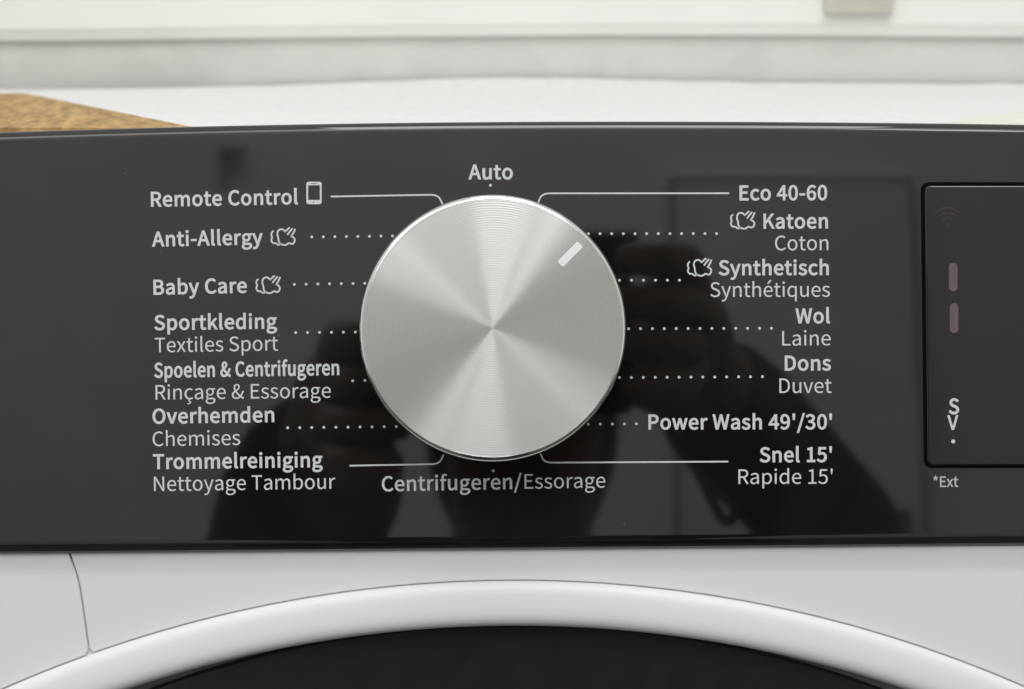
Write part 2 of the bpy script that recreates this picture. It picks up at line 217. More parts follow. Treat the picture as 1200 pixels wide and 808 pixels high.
GLYPHS = r'''
& 238 44,-5,91,-5,121,-5,145,7,165,25,186,10,206,0,224,-5,227,4,229,13,232,22,218,26,201,34,184,47,204,73,219,104,229,138,219,138,209,138,199,138,191,109,179,84,163,63,139,83,115,108,98,135,127,155,156,177,156,211,156,241,137,261,105,261,70,261,47,235,47,201,47,182,53,162,63,141,37,123,13,101,13,67,13,25;118,64,144,42,129,29,112,21,95,21,66,21,44,40,44,68,44,88,58,104,76,118,94,91;110,172,86,156,78,172,74,187,74,201,74,222,86,239,106,239,123,239,130,225,130,210,130,187
' 97 36,191,39,169,45,169,52,169,58,169,60,191,62,213,64,234,65,246,65,258,65,270,54,270,43,270,32,270,32,258,32,246,32,234,34,213
* 163 49,169,54,165,63,176,73,187,82,198,91,187,100,176,109,165,114,169,120,172,125,176,117,188,110,200,102,213,115,218,128,223,140,229,138,235,136,241,134,246,121,243,108,240,95,237,93,251,92,265,91,279,85,279,78,279,72,279,71,265,70,250,69,236,55,240,42,243,29,246,27,241,25,235,23,229,35,223,48,218,61,213,53,200,46,188,39,176,44,172
- 121 16,94,16,86,46,86,76,86,106,86,106,94,106,102,106,110,76,110,46,110,16,110,16,102
/ 137 39,51,4,-63,12,-63,19,-63,27,-63,62,51,97,164,132,278,124,278,117,278,109,278,74,164
0 194 48,-5,97,-5,146,-5,177,40,177,129,177,218,146,261,97,261,48,261,18,218,18,129,18,40;126,21,97,21,68,21,48,54,48,129,48,204,68,236,97,236,126,236,146,204,146,129,146,54
1 194 31,9,31,0,78,0,125,0,172,0,172,9,172,18,172,27,154,27,137,27,120,27,120,103,120,180,120,257,112,257,104,257,96,257,82,249,65,243,42,238,42,232,42,225,42,218,58,218,73,218,88,218,88,154,88,90,88,27,69,27,50,27,31,27,31,18
3 194 52,-5,92,-5,138,-5,175,23,175,69,175,104,151,126,120,134,120,134,120,135,120,136,148,145,166,166,166,197,166,238,134,261,91,261,62,261,39,248,20,231,25,224,31,217,37,210,51,225,69,235,90,235,117,235,133,219,133,195,133,167,116,146,62,146,62,137,62,129,62,121,122,121,142,101,142,70,142,40,121,22,90,22,61,22,42,36,27,51,21,45,16,38,10,31,27,12
4 194 119,24,119,0,129,0,139,0,149,0,149,24,149,47,149,71,161,71,172,71,183,71,183,79,183,88,183,96,172,96,161,96,149,96,149,150,149,203,149,257,137,257,126,257,114,257,78,202,43,147,7,92,7,85,7,78,7,71,44,71,82,71,119,71,119,47;119,123,119,96,93,96,67,96,40,96,60,125,79,155,99,184,106,196,113,209,119,222,120,222,120,222,121,222,120,209,119,188,119,175,119,149
5 194 51,-5,92,-5,135,-5,176,27,176,83,176,140,141,165,98,165,83,165,71,161,60,155,62,180,64,205,67,229,99,229,131,229,163,229,163,238,163,248,163,257,122,257,80,257,39,257,36,217,33,177,30,137,36,133,42,130,47,126,62,136,73,141,90,141,122,141,143,119,143,83,143,45,119,22,89,22,59,22,40,36,26,50,20,43,15,36,9,29,27,12
6 194 56,-5,105,-5,145,-5,179,29,179,79,179,133,151,159,108,159,88,159,65,148,50,129,51,208,80,235,116,235,131,235,147,227,157,215,163,222,169,228,175,235,160,250,141,261,114,261,65,261,20,223,20,123,20,38;54,50,50,103,67,127,87,136,103,136,134,136,149,113,149,79,149,44,130,21,105,21,73,21
9 194 54,-5,82,-5,130,-5,175,35,175,139,175,221,138,261,89,261,49,261,15,228,15,178,15,125,43,97,86,97,107,97,130,110,145,129,143,49,114,22,81,22,64,22,49,29,38,42,32,35,26,28,20,22,35,7;141,208,145,155,128,131,109,121,91,121,61,121,46,144,46,178,46,213,64,236,89,236,122,236
A 213 30,86,1,0,12,0,23,0,34,0,42,26,51,52,59,78,90,78,121,78,153,78,161,52,169,26,177,0,189,0,200,0,211,0,182,86,153,171,124,257,112,257,100,257,88,257,59,171;93,104,67,104,71,117,75,130,79,144,89,173,97,200,105,230,106,230,106,230,106,230,115,201,123,173,132,144,136,130,141,117,145,104,119,104
B 230 35,86,35,0,63,0,90,0,117,0,174,0,214,25,214,75,214,110,193,131,162,137,162,137,162,138,162,138,186,146,200,168,200,194,200,239,163,257,111,257,86,257,61,257,35,257,35,171;80,148,68,148,68,176,68,203,68,231,81,231,94,231,107,231,147,231,168,220,168,190,168,164,150,148,106,148,93,148;83,26,68,26,68,58,68,90,68,123,83,123,97,123,112,123,158,123,182,108,182,76,182,42,157,26,112,26,97,26
C 223 68,-5,132,-5,165,-5,190,9,211,32,205,39,199,46,193,53,176,35,158,24,133,24,84,24,54,64,54,129,54,193,86,233,134,233,157,233,173,223,187,209,193,216,199,223,204,230,190,246,165,261,134,261,69,261,20,211,20,128,20,45
D 241 35,86,35,0,57,0,79,0,101,0,178,0,220,48,220,129,220,211,178,257,99,257,78,257,57,257,35,257,35,171;77,27,68,27,68,95,68,162,68,230,77,230,87,230,97,230,157,230,187,194,187,129,187,64,157,27,97,27,87,27
E 206 35,86,35,0,86,0,136,0,187,0,187,9,187,18,187,28,147,28,107,28,68,28,68,59,68,90,68,121,100,121,132,121,165,121,165,130,165,140,165,149,132,149,100,149,68,149,68,176,68,202,68,229,106,229,145,229,183,229,183,238,183,248,183,257,134,257,85,257,35,257,35,171
K 226 35,86,35,0,46,0,57,0,68,0,68,27,68,54,68,81,82,99,97,116,112,134,137,89,163,45,189,0,201,0,213,0,225,0,194,53,163,106,132,159,159,192,186,224,213,257,200,257,188,257,176,257,140,214,104,171,68,128,68,128,68,128,68,128,68,171,68,214,68,257,57,257,46,257,35,257,35,171
L 190 35,86,35,0,84,0,132,0,180,0,180,9,180,18,180,28,143,28,105,28,68,28,68,104,68,180,68,257,57,257,46,257,35,257,35,171
N 253 35,86,35,0,46,0,56,0,66,0,66,45,66,90,66,135,66,162,63,189,62,215,62,215,63,215,63,215,73,197,82,180,91,162,122,108,153,54,185,0,196,0,207,0,218,0,218,86,218,171,218,257,208,257,197,257,187,257,187,212,187,168,187,123,187,97,189,68,192,42,191,42,190,42,190,42,181,60,171,77,162,95,131,149,100,203,68,257,57,257,46,257,35,257,35,171
O 260 65,-5,130,-5,194,-5,239,47,239,129,239,211,194,261,130,261,65,261,20,211,20,129,20,47;176,24,130,24,84,24,54,65,54,129,54,193,84,233,130,233,176,233,206,193,206,129,206,65
P 221 35,86,35,0,46,0,57,0,68,0,68,34,68,68,68,102,82,102,96,102,110,102,166,102,204,127,204,181,204,237,166,257,109,257,84,257,60,257,35,257,35,171;80,129,68,129,68,162,68,196,68,230,80,230,92,230,104,230,150,230,172,219,172,181,172,145,151,129,106,129,93,129
R 222 82,135,68,135,68,167,68,199,68,230,82,230,96,230,111,230,151,230,173,218,173,185,173,151,151,135,111,135,96,135;155,36,176,0,188,0,200,0,213,0,191,37,169,75,147,112,182,121,205,145,205,185,205,238,168,257,116,257,89,257,62,257,35,257,35,171,35,86,35,0,46,0,57,0,68,0,68,36,68,73,68,109,83,109,98,109,114,109,135,73
S 208 70,-5,106,-5,160,-5,194,28,194,68,194,106,171,124,141,137,129,142,116,147,104,153,84,161,62,171,62,196,62,218,81,233,110,233,133,233,152,224,168,209,174,216,179,223,185,230,167,248,140,261,110,261,63,261,29,233,29,193,29,156,57,138,81,127,93,122,105,117,118,111,142,100,161,92,161,65,161,41,141,24,107,24,80,24,54,36,36,56,30,48,23,41,17,33,39,10
T 210 89,76,89,0,99,0,110,0,121,0,121,76,121,153,121,229,147,229,173,229,199,229,199,238,199,248,199,257,136,257,74,257,11,257,11,248,11,238,11,229,37,229,63,229,89,229,89,153
V 201 55,86,82,0,95,0,107,0,120,0,147,86,174,171,201,257,190,257,179,257,168,257,155,210,141,164,127,118,118,88,112,63,102,33,102,33,101,33,101,33,91,63,85,88,76,118,62,164,48,210,34,257,23,257,12,257,0,257,28,171
W 307 45,86,63,0,76,0,89,0,102,0,115,52,127,103,140,155,144,175,149,194,153,213,153,213,154,213,154,213,159,194,162,175,167,155,180,103,193,52,206,0,219,0,232,0,245,0,263,86,280,171,298,257,288,257,277,257,267,257,258,210,249,164,239,117,235,89,230,62,225,34,225,34,224,34,223,34,217,62,211,90,205,117,193,164,181,210,169,257,160,257,150,257,140,257,128,210,116,164,104,117,98,89,92,62,86,34,86,34,85,34,85,34,79,62,75,89,69,117,60,164,51,210,42,257,31,257,20,257,9,257,27,171
a 197 44,-5,76,-5,99,-5,121,8,139,23,139,23,140,23,140,23,141,15,142,8,143,0,152,0,160,0,169,0,169,39,169,78,169,117,169,164,150,195,103,195,72,195,46,181,29,170,33,163,37,155,41,148,56,158,76,168,98,168,129,168,137,145,137,120,56,111,21,91,21,49,21,15;103,21,85,21,66,21,51,30,51,51,51,76,73,92,137,99,137,81,137,64,137,46,119,30
b 216 98,-5,116,-5,159,-5,199,33,199,98,199,157,172,195,123,195,102,195,81,183,63,168,63,180,64,191,64,202,64,228,64,253,64,279,54,279,43,279,32,279,32,186,32,93,32,0,41,0,49,0,58,0,59,7,60,13,61,20,61,20,62,20,62,20,78,5;142,22,111,22,98,22,81,27,64,42,64,75,64,109,64,142,82,159,99,168,115,168,151,168,165,140,165,98,165,51
c 178 57,-5,107,-5,130,-5,152,5,169,19,164,26,159,34,155,41,143,30,127,22,110,22,75,22,51,51,51,95,51,139,76,168,111,168,126,168,138,161,149,152,154,159,160,166,165,173,152,185,134,195,110,195,61,195,18,158,18,95,18,32
d 217 49,-5,97,-5,120,-5,140,8,155,22,155,22,155,22,156,22,157,15,158,7,159,0,167,0,176,0,185,0,185,93,185,186,185,279,174,279,163,279,153,279,153,254,153,230,153,206,153,195,154,184,154,173,138,187,123,195,101,195,57,195,19,157,19,95,19,32;121,22,104,22,71,22,51,49,51,95,51,139,76,168,106,168,122,168,137,162,153,148,153,115,153,82,153,48,137,31
e 194 58,-5,109,-5,135,-5,155,4,172,15,168,22,164,29,160,36,146,27,131,21,113,21,77,21,52,47,50,88,92,88,135,88,178,88,179,92,179,99,179,106,179,160,152,195,103,195,60,195,18,157,18,95,18,32;83,110,49,110,53,148,77,169,104,169,134,169,151,149,151,110,117,110
f 114 12,172,12,164,20,164,29,164,37,164,37,109,37,55,37,0,48,0,59,0,69,0,69,55,69,109,69,164,83,164,96,164,110,164,110,173,110,181,110,190,96,190,83,190,69,190,69,200,69,210,69,220,69,245,78,258,96,258,103,258,111,256,118,252,120,261,122,269,125,277,116,281,105,283,93,283,55,283,37,259,37,221,37,210,37,200,37,190,29,190,20,189,12,188,12,180
g 197 50,-88,96,-88,155,-88,193,-57,193,-22,193,10,170,23,126,23,114,23,101,23,89,23,63,23,56,32,56,44,56,55,61,61,68,67,76,63,87,60,96,60,135,60,166,86,166,126,166,143,159,157,150,166,163,166,176,166,189,166,189,174,189,182,189,190,167,190,145,190,123,190,116,193,107,195,96,195,58,195,25,169,25,127,25,104,37,86,50,76,50,76,50,75,50,75,40,68,29,55,29,39,29,24,36,14,46,8,46,7,46,7,46,6,28,-5,18,-20,18,-37,18,-69;118,82,96,82,74,82,56,99,56,127,56,155,74,172,96,172,119,172,137,155,137,127,137,99;138,-65,101,-65,66,-65,46,-53,46,-32,46,-21,51,-10,65,0,74,-2,83,-3,90,-3,101,-3,112,-3,123,-3,148,-3,161,-9,161,-27,161,-47
h 212 32,93,32,0,43,0,54,0,64,0,64,46,64,92,64,138,83,157,97,167,116,167,141,167,152,152,152,116,152,77,152,39,152,0,163,0,174,0,184,0,184,40,184,80,184,120,184,169,166,195,126,195,100,195,81,181,63,163,63,176,64,189,64,202,64,228,64,253,64,279,54,279,43,279,32,279,32,186
i 96 32,63,32,0,43,0,54,0,64,0,64,63,64,127,64,190,54,190,43,190,32,190,32,127;36,229,48,229,61,229,70,238,70,251,70,263,61,271,48,271,36,271,27,263,27,251,27,238
k 193 32,93,32,0,43,0,53,0,64,0,64,17,64,33,64,50,76,64,88,78,99,92,118,61,137,31,155,0,167,0,178,0,190,0,166,38,142,76,118,113,139,139,160,165,181,190,169,190,158,190,146,190,119,157,92,123,65,90,65,90,64,90,64,90,64,153,64,216,64,279,53,279,43,279,32,279,32,186
l 99 42,-5,66,-5,75,-5,80,-3,84,-2,83,6,81,15,80,23,76,22,75,22,73,22,68,22,64,26,64,36,64,117,64,198,64,279,54,279,43,279,32,279,32,198,32,118,32,38,32,11
m 324 32,63,32,0,43,0,54,0,64,0,64,46,64,92,64,138,82,158,98,167,112,167,136,167,147,152,147,116,147,77,147,39,147,0,158,0,169,0,179,0,179,46,179,92,179,138,197,158,213,167,227,167,251,167,263,152,263,116,263,77,263,39,263,0,273,0,284,0,294,0,294,40,294,80,294,120,294,169,276,195,237,195,214,195,194,180,174,159,166,181,151,195,121,195,99,195,79,181,62,162,62,162,62,162,62,162,61,172,60,181,58,190,50,190,41,190,32,190,32,127
n 213 32,63,32,0,43,0,54,0,64,0,64,46,64,92,64,138,83,157,97,167,116,167,141,167,152,152,152,116,152,77,152,39,152,0,163,0,174,0,184,0,184,40,184,80,184,120,184,169,166,195,126,195,100,195,80,181,62,162,62,162,62,162,62,162,61,172,60,181,58,190,50,190,41,190,32,190,32,127
o 212 60,-5,106,-5,153,-5,194,32,194,95,194,158,153,195,106,195,60,195,18,158,18,95,18,32;139,22,106,22,73,22,51,51,51,95,51,139,73,168,106,168,139,168,161,139,161,95,161,51
p 217 32,10,32,-80,43,-80,54,-80,64,-80,64,-59,64,-37,64,-16,64,-5,64,6,63,18,81,3,99,-5,116,-5,159,-5,199,33,199,98,199,157,172,195,123,195,101,195,79,182,62,168,62,168,62,168,62,168,61,175,60,183,58,190,50,190,41,190,32,190,32,100;142,22,111,22,98,22,81,27,64,42,64,75,64,109,64,142,83,159,99,168,115,168,151,168,165,140,165,98,165,51
q 217 153,-58,153,-80,163,-80,174,-80,185,-80,185,10,185,100,185,190,176,190,168,190,159,190,158,184,157,178,156,172,156,172,156,172,155,172,139,187,123,195,101,195,57,195,19,157,19,95,19,32,49,-5,97,-5,119,-5,139,7,154,22,154,11,153,-1,153,-13,153,-35;121,22,104,22,71,22,51,49,51,95,51,139,76,168,106,168,122,168,137,162,153,148,153,115,153,82,153,48,137,31
r 136 32,63,32,0,43,0,54,0,64,0,64,41,64,81,64,122,77,154,96,166,112,166,120,166,124,165,131,163,133,172,135,182,137,191,131,194,125,195,116,195,95,195,76,180,62,155,62,155,62,155,62,155,61,167,60,179,58,190,50,190,41,190,32,190,32,127
s 164 55,-5,82,-5,127,-5,151,21,151,52,151,88,121,99,93,110,72,118,52,125,52,143,52,158,63,170,88,170,104,170,118,163,131,153,136,160,141,167,146,173,132,185,111,195,87,195,46,195,22,171,22,141,22,109,50,96,77,86,98,78,120,69,120,50,120,34,108,20,83,20,60,20,43,29,27,43,21,36,16,29,11,22,29,7
t 132 51,-5,92,-5,104,-5,116,-1,127,2,125,11,123,19,121,27,114,24,106,21,99,21,77,21,70,35,70,58,70,93,70,129,70,164,87,164,104,164,121,164,121,173,121,181,121,190,104,190,87,190,70,190,70,208,70,226,70,244,61,244,52,244,43,244,42,226,41,208,40,190,30,190,19,189,9,188,9,180,9,172,9,164,19,164,28,164,38,164,38,129,38,94,38,59,38,21
u 212 48,-5,88,-5,114,-5,133,9,151,30,151,30,151,30,152,30,152,20,153,10,154,0,163,0,172,0,181,0,181,63,181,127,181,190,170,190,159,190,149,190,149,145,149,100,149,55,131,33,117,23,97,23,72,23,62,38,62,74,62,112,62,151,62,190,51,190,40,190,29,190,29,150,29,110,29,70,29,21
v 182 50,63,73,0,86,0,98,0,111,0,133,63,155,127,178,190,167,190,157,190,146,190,134,154,122,118,110,82,105,63,98,44,93,26,92,26,92,26,91,26,85,44,79,63,74,82,62,118,50,154,38,190,27,190,16,190,5,190,27,127
w 281 45,63,62,0,75,0,87,0,99,0,108,34,117,68,126,102,131,120,135,138,139,157,140,157,141,157,141,157,146,138,149,120,154,103,163,68,172,34,181,0,194,0,207,0,220,0,237,63,255,127,272,190,261,190,251,190,241,190,232,153,222,117,213,80,209,62,206,45,202,27,201,27,201,27,200,27,195,45,191,62,187,80,177,117,167,153,157,190,146,190,136,190,126,190,116,153,106,117,96,80,91,62,87,45,83,27,83,27,82,27,82,27,78,45,74,62,70,80,61,117,51,153,42,190,31,190,20,190,9,190,27,127
x 174 26,33,5,0,16,0,28,0,39,0,47,15,56,30,64,44,71,56,77,68,84,78,84,78,85,78,85,78,93,68,100,56,106,44,115,30,125,15,134,0,146,0,157,0,169,0,148,32,127,64,106,96,126,127,145,159,164,190,153,190,142,190,131,190,123,176,115,162,107,148,102,138,96,127,91,117,90,117,90,117,89,117,83,127,76,138,70,148,62,162,53,176,45,190,33,190,22,190,10,190,29,160,49,129,68,99,47,66
y 182 27,-82,35,-82,73,-82,93,-53,106,-16,130,53,154,121,178,190,167,190,157,190,147,190,135,155,124,120,112,85,107,68,102,48,97,31,96,31,96,31,95,31,89,49,82,68,76,85,63,120,51,155,38,190,27,190,16,190,5,190,30,127,55,63,81,0,79,-5,78,-10,77,-15,69,-38,55,-56,34,-56,29,-56,23,-54,19,-53,17,-61,15,-70,13,-78,19,-81
ç 178 69,-83,70,-89,112,-86,134,-75,134,-53,134,-37,124,-29,106,-25,109,-18,112,-11,115,-4,135,-2,154,6,169,19,164,26,159,34,155,41,143,30,127,22,110,22,75,22,51,51,51,95,51,139,76,168,111,168,126,168,138,161,149,152,154,159,160,166,165,173,152,185,134,195,110,195,61,195,18,158,18,95,18,37,50,2,95,-4,90,-14,85,-24,80,-34,102,-38,110,-43,110,-53,110,-65,100,-70,67,-72,68,-78
é 194 58,-5,109,-5,135,-5,155,4,172,15,168,22,164,29,160,36,146,27,131,21,113,21,77,21,52,47,50,88,92,88,135,88,178,88,179,92,179,99,179,106,179,160,152,195,103,195,60,195,18,157,18,95,18,32;83,110,49,110,53,148,77,169,104,169,134,169,151,149,151,110,117,110;92,229,98,224,118,244,138,264,159,284,151,291,144,298,137,305,118,284,100,262,81,240,87,235
  78 
'''
# ------------------------------------------------------------------ lettering: outlines of the characters that stand on the panel
GL = {}
for ln in GLYPHS.strip('\n').split('\n'):
    ch = ln[0]; adv, _, rest = ln[2:].partition(' ')
    GL[ch] = (int(adv), [list(map(int, s.split(','))) for s in rest.split(';')] if rest else [])
CAP = max(max(s[3::6]) for s in GL['E'][1])
def flatten(q):
    n = len(q)//6; P = [[(q[6*i+2*j], q[6*i+2*j+1]) for j in range(3)] for i in range(n)]; out = []
    for i in range(n):
        p0, p1 = P[i][1], P[i][2]; p2, p3 = P[(i+1) % n][0], P[(i+1) % n][1]
        cr = lambda p: abs((p[0]-p0[0])*(p3[1]-p0[1]) - (p[1]-p0[1])*(p3[0]-p0[0]))
        m = 1 if cr(p1) + cr(p2) < 60 else 5
        for k in range(m):
            t = k/m; s_ = 1-t
            out.append(tuple(s_**3*p0[j] + 3*s_*s_*t*p1[j] + 3*s_*t*t*p2[j] + t**3*p3[j] for j in (0, 1)))
    res = []
    for p in out:
        if not res or math.dist(p, res[-1]) > .8: res.append(p)
    if math.dist(res[0], res[-1]) < .8: res.pop()
    return res
def text(s, x0, y0, x1, y1, bold, parent, cap=17.2, name='program_label', m='ink', fit=True, label=None, off=None):
    off = 8.5*bold if off is None else off
    pen = 0; items = []
    for ch in s:
        adv, sp = GL[ch]; items.append((pen, sp)); pen += adv + off*1.3
    xs = [p + v for p, sp in items for q in sp for v in q[2::6]]
    lo, hi = min(xs)-off, max(xs)+off
    a = Vector(L(x0, y0)[:2]); c = Vector(L(x1, y1)[:2]); e1 = (c-a).normalized(); e2 = Vector((-e1.y, e1.x))
    sy = cap*S/(CAP + 2*off*.6); sx = (c-a).length/(hi-lo) if fit else sy
    cu = bpy.data.curves.new('lettering', 'CURVE'); cu.dimensions = '2D'; cu.fill_mode = 'BOTH'
    loops = []
    for p, sps in items:
        if not sps: continue
        polys = [flatten(q) for q in sps]
        for q in polys:
            k = cu.splines.new('POLY'); k.points.add(len(q)-1); k.use_cyclic_u = True
            q = [a + e1*((x + p - lo)*sx) + e2*(y*sy) for x, y in q]; loops.append(q)
            for i, g in enumerate(q): k.points[i].co = (*(g*BIG), 0, 1)
    o = bpy.data.objects.new('lettering', cu); C.objects.link(o)
    pending.append((o, name, m, parent, label, loops, off*sy))
pending = []; BIG = 1000.0      # outlines are filled at a thousand times their size, then shrunk
def flush():
    dg = bpy.context.evaluated_depsgraph_get()
    for o, name, m, parent, label, loops, hw in pending:
        me = bpy.data.meshes.new_from_object(o.evaluated_get(dg)); me.materials.clear(); me.name = name
        bm = bmesh.new(); bm.from_mesh(me)
        for v in bm.verts: v.co = (v.co.x/BIG, v.co.y/BIG, PRINT)
        if hw > 1e-5*.2:                    # a band along every outline makes the strokes bold
            for q in loops:
                n = len(q); ring = []
                for i in range(n):
                    d1 = (q[i]-q[i-1]).normalized(); d2 = (q[(i+1) % n]-q[i]).normalized()
                    m1 = Vector((d1.y, -d1.x)); m2 = m1 + Vector((d2.y, -d2.x)); m1 = m1 if m2.length < .3 else m2.normalized()/max(.6, m2.normalized().dot(m1))
                    z = PRINT + 6e-6 + 3e-7*min(i, n-i)
                    ring.append((bm.verts.new((*(q[i] + m1*hw), z)), bm.verts.new((*(q[i] - m1*hw), z + 4e-7))))
                for i in range(n):
                    c, d = ring[i], ring[(i+1) % n]; f = bm.faces.new((c[0], c[1], d[1], d[0])); f.normal_update()
        for f in bm.faces:
            f.normal_update()
            if f.normal.z < 0: f.normal_flip()
        bm.to_mesh(me); bm.free()
        obj(name, me, M[m], parent, label=label)
    for o, *_ in pending:
        cu = o.data; bpy.data.objects.remove(o); bpy.data.curves.remove(cu)
    pending.clear()

# ------------------------------------------------------------------ room behind: wall, floor
def sheetplane(name, pts, m):
    bm = bmesh.new(); bm.faces.new([bm.verts.new(p) for p in pts]); return obj(name, bm, m, kind='structure')
WY = 0.50
M['floor'] = mat('dark_floor_tiles', (.09, .08, .075), .45, noise_s=6, noise_a=.2)
M['room'] = mat('room_wall_paint', (.80, .79, .75), .8, noise_s=3, noise_a=.03)
sheetplane('floor', [(-3, -1.9, 0), (3, -1.9, 0), (3, WY, 0), (-3, WY, 0)], M['floor'])
sheetplane('wall', [(-3, WY, 0), (3, WY, 0), (3, WY, 2.6), (-3, WY, 2.6)], M['wall'])
sheetplane('room_wall', [(3, -1.9, 0), (-3, -1.9, 0), (-3, -1.9, 2.6), (3, -1.9, 2.6)], M['room'])
CAMP = W(0, 0, D)
def ray(x, y): return U*((x-600)/F) + V*((404-y)/F) - N
def on_Y(x, y, Y): d = ray(x, y); return CAMP + d*((Y-CAMP.y)/d.y)
def on_Z(x, y, Z): d = ray(x, y); return CAMP + d*((Z-CAMP.z)/d.z)

# white ledge on the wall with a rounded lower lip
LY = WY - .006
xs = [-1500, -600, -200, 78, 250, 450, 700, 950, 1122, 1300, 1700, 2600]
def ledge_y(x): 
    k = [(-1500, 38), (78, 34.5), (330, 30.5), (660, 27.5), (900, 27.5), (1122, 29.5), (2600, 32)]
    for (a, ya), (c, yc) in zip(k[:-1], k[1:]):
        if x <= c: return ya + (yc-ya)*(x-a)/(c-a)
rows = []
for x in xs:
    p = on_Y(x, ledge_y(x), LY)
    row = [(p.x, WY-.0004, p.z+.06), (p.x, LY, p.z+.06), (p.x, LY, p.z), (p.x, LY+.0006, p.z-.0008), (p.x, LY+.0024, p.z-.0052), (p.x, LY+.0032, p.z-.0057), (p.x, WY-.0004, p.z-.0058)]
    rows.append(row)
bm = loft(rows, closed_u=True, cap=True)
led = obj('ledge', bm, M['ledge'], smooth=False)
for p in led.data.polygons: p.use_smooth = False
tag(led, 'long white ledge with a rounded lower lip along the wall behind the machine', 'ledge')
a = on_Y(967, 17, LY-.006); c = on_Y(1047, 17, LY-.006)
bm = bevbox((a.x, LY-.006, a.z), (c.x, LY-.0002, a.z+.03), .0012)
tag(obj('wall_clip', bm, M['taupe']), 'small taupe block fixed to the white ledge at the upper right', 'clip')

# ------------------------------------------------------------------ washing machine
wm = thing('washing_machine', 'white front loading washing machine with a glossy black control panel and silver dial', 'washing machine', (0, .2, 0))
FM = rot_part((0, 0, 0), wm)
XL, XR = -1160, 2370
def q(t, k):
    for (a, ya), (c, yc) in zip(k[:-1], k[1:]):
        if t <= c: return ya + (yc-ya)*(t-a)/(c-a)
    return k[-1][1]
def yt(x): 
    x = max(-150, min(1400, x)); return 141.2 + (2.45e-5 if x < 720 else 1.6e-5)*(x-720)**2
def yb(x):
    x = max(-150, min(1400, x)); return 645.6 - .0085*(x-600) - 1.5e-6*(x-600)**2*(.6 if x < 600 else 1)
cols = [XL] + list(range(-150, 1401, 25)) + [XR]
rows = []
for x in cols:
    t, bt = yt(x), yb(x); r1, r2 = 12, 16; row = [L(x, t, -130*S)]
    pts = [(t, -130), (t, -r1-4)] + [(t+r1-r1*math.cos(R(a)), -r1+r1*math.sin(R(a))) for a in range(0, 91, 9)]
    pts += [(t+r1+1, 0)] + [(t + (bt-t)*k, 0) for k in (.25, .5, .75)] + [(bt-r2-1, 0)]
    r3 = r2/math.sin(R(54)); pts += [(bt-r2+r3*math.sin(R(a)), -r3+r3*math.cos(R(a))) for a in range(0, 55, 6)] + [(bt-1.0, -9.6), (bt-6, -130)]
    rows.append([((x-600)*S, (404-y)*S, w*S) for y, w in pts])
panel = obj('control_panel', loft(rows, closed_u=True, cap=True), M['gloss'], wm, FM, smooth=True)
for p in panel.data.polygons:
    if len(p.vertices) > 4: p.use_smooth = False

T = [  # lettering, left and right end of the baseline, bold
 ("Remote Control", 177, 242.3, 349.3, 239.2, 1), ("Anti-Allergy", 178.3, 289, 308, 286.3, 1), ("Baby Care", 180, 345.4, 289.4, 343, 1),
 ("Sportkleding", 181, 386.8, 324.8, 385, 1), ("Textiles Sport", 181.5, 413.2, 326, 411, 0),
 ("Spoelen & Centrifugeren", 181, 442.6, 397.6, 439.4, 1), ("Rinçage & Essorage", 182.4, 468.6, 387.8, 466.3, 0),
 ("Overhemden", 178.8, 496.5, 321.5, 494.5, 1), ("Chemises", 179, 523.2, 281.6, 521.6, 0),
 ("Trommelreiniging", 179.4, 549.7, 378.2, 547.3, 1), ("Nettoyage Tambour", 180.6, 575.8, 393, 573, 0),
 ("Auto", 549, 210.2, 601, 210, 1), ("Centrifugeren/", 447.6, 575.8, 611.5, 573, .6), ("Essorage", 614.8, 573, 709.4, 571.6, 0),
 ("Eco 40-60", 866.6, 234.8, 969.3, 234.4, 1), ("Katoen", 894.6, 267.9, 970.3, 267.6, 1), ("Coton", 908.2, 293.6, 970.7, 293.4, 0),
 ("Synthetisch", 842.2, 322.5, 971.3, 322.2, 1), ("Synthétiques", 832.3, 348.2, 972.5, 348, 0),
 ("Wol", 932.2, 378.9, 972.6, 378.7, 1), ("Laine", 916.6, 405.2, 973.4, 404.9, 0),
 ("Dons", 919.6, 434.2, 973.7, 434, 1), ("Duvet", 913.3, 460.8, 974.5, 460.6, 0),
 ("Power Wash 49'/30'", 759.8, 503.2, 975, 502.9, 1), ("Snel 15'", 890.2, 541.6, 975, 541.3, 1), ("Rapide 15'", 865.3, 567.4, 975.7, 567.1, 0),
]
for s, x0, y0, x1, y1, b_ in T:
    text(s, x0, y0, x1, y1, b_, panel, cap=17.4 if b_ else 17.0, label=('bold' if b_ else 'thin') + ' printed program name ' + s)
flush()

def dots(x0, y0, x1, y1, n, r=1.65):
    bm = bmesh.new()
    for i in range(n):
        t = i/max(1, n-1); u, v, w = L(x0+(x1-x0)*t, y0+(y1-y0)*t)
        bm.faces.new([bm.verts.new((u + r*S*math.cos(2*math.pi*k/12), v + r*S*math.sin(2*math.pi*k/12), PRINT)) for k in range(12)])
    return obj('dotted_line' if n > 1 else 'dot', bm, M['ink'], panel)
for a in ((365.4, 278, 460, 276.8, 8), (345, 333.5, 427.5, 332.3, 7), (346.5, 390, 416.5, 389.4, 6), (413.2, 446.6, 427.6, 446.1, 2), (337.2, 501.6, 464.3, 500.2, 10),
          (689.5, 274.2, 839.7, 274, 12), (726, 328.8, 796.2, 328.6, 6), (736.6, 385.5, 904, 385, 13), (726, 442.7, 893.4, 441.7, 13), (689.3, 497.4, 745.7, 497, 5),
          (574.7, 217.4, 574.7, 217.4, 1), (578, 552, 578, 552, 1)):
    dots(*a)
def bez(p0, p1, p2, n=7): return [tuple((1-t)**2*p0[j] + 2*t*(1-t)*p1[j] + t*t*p2[j] for j in (0, 1)) for t in [i/n for i in range(n+1)]]
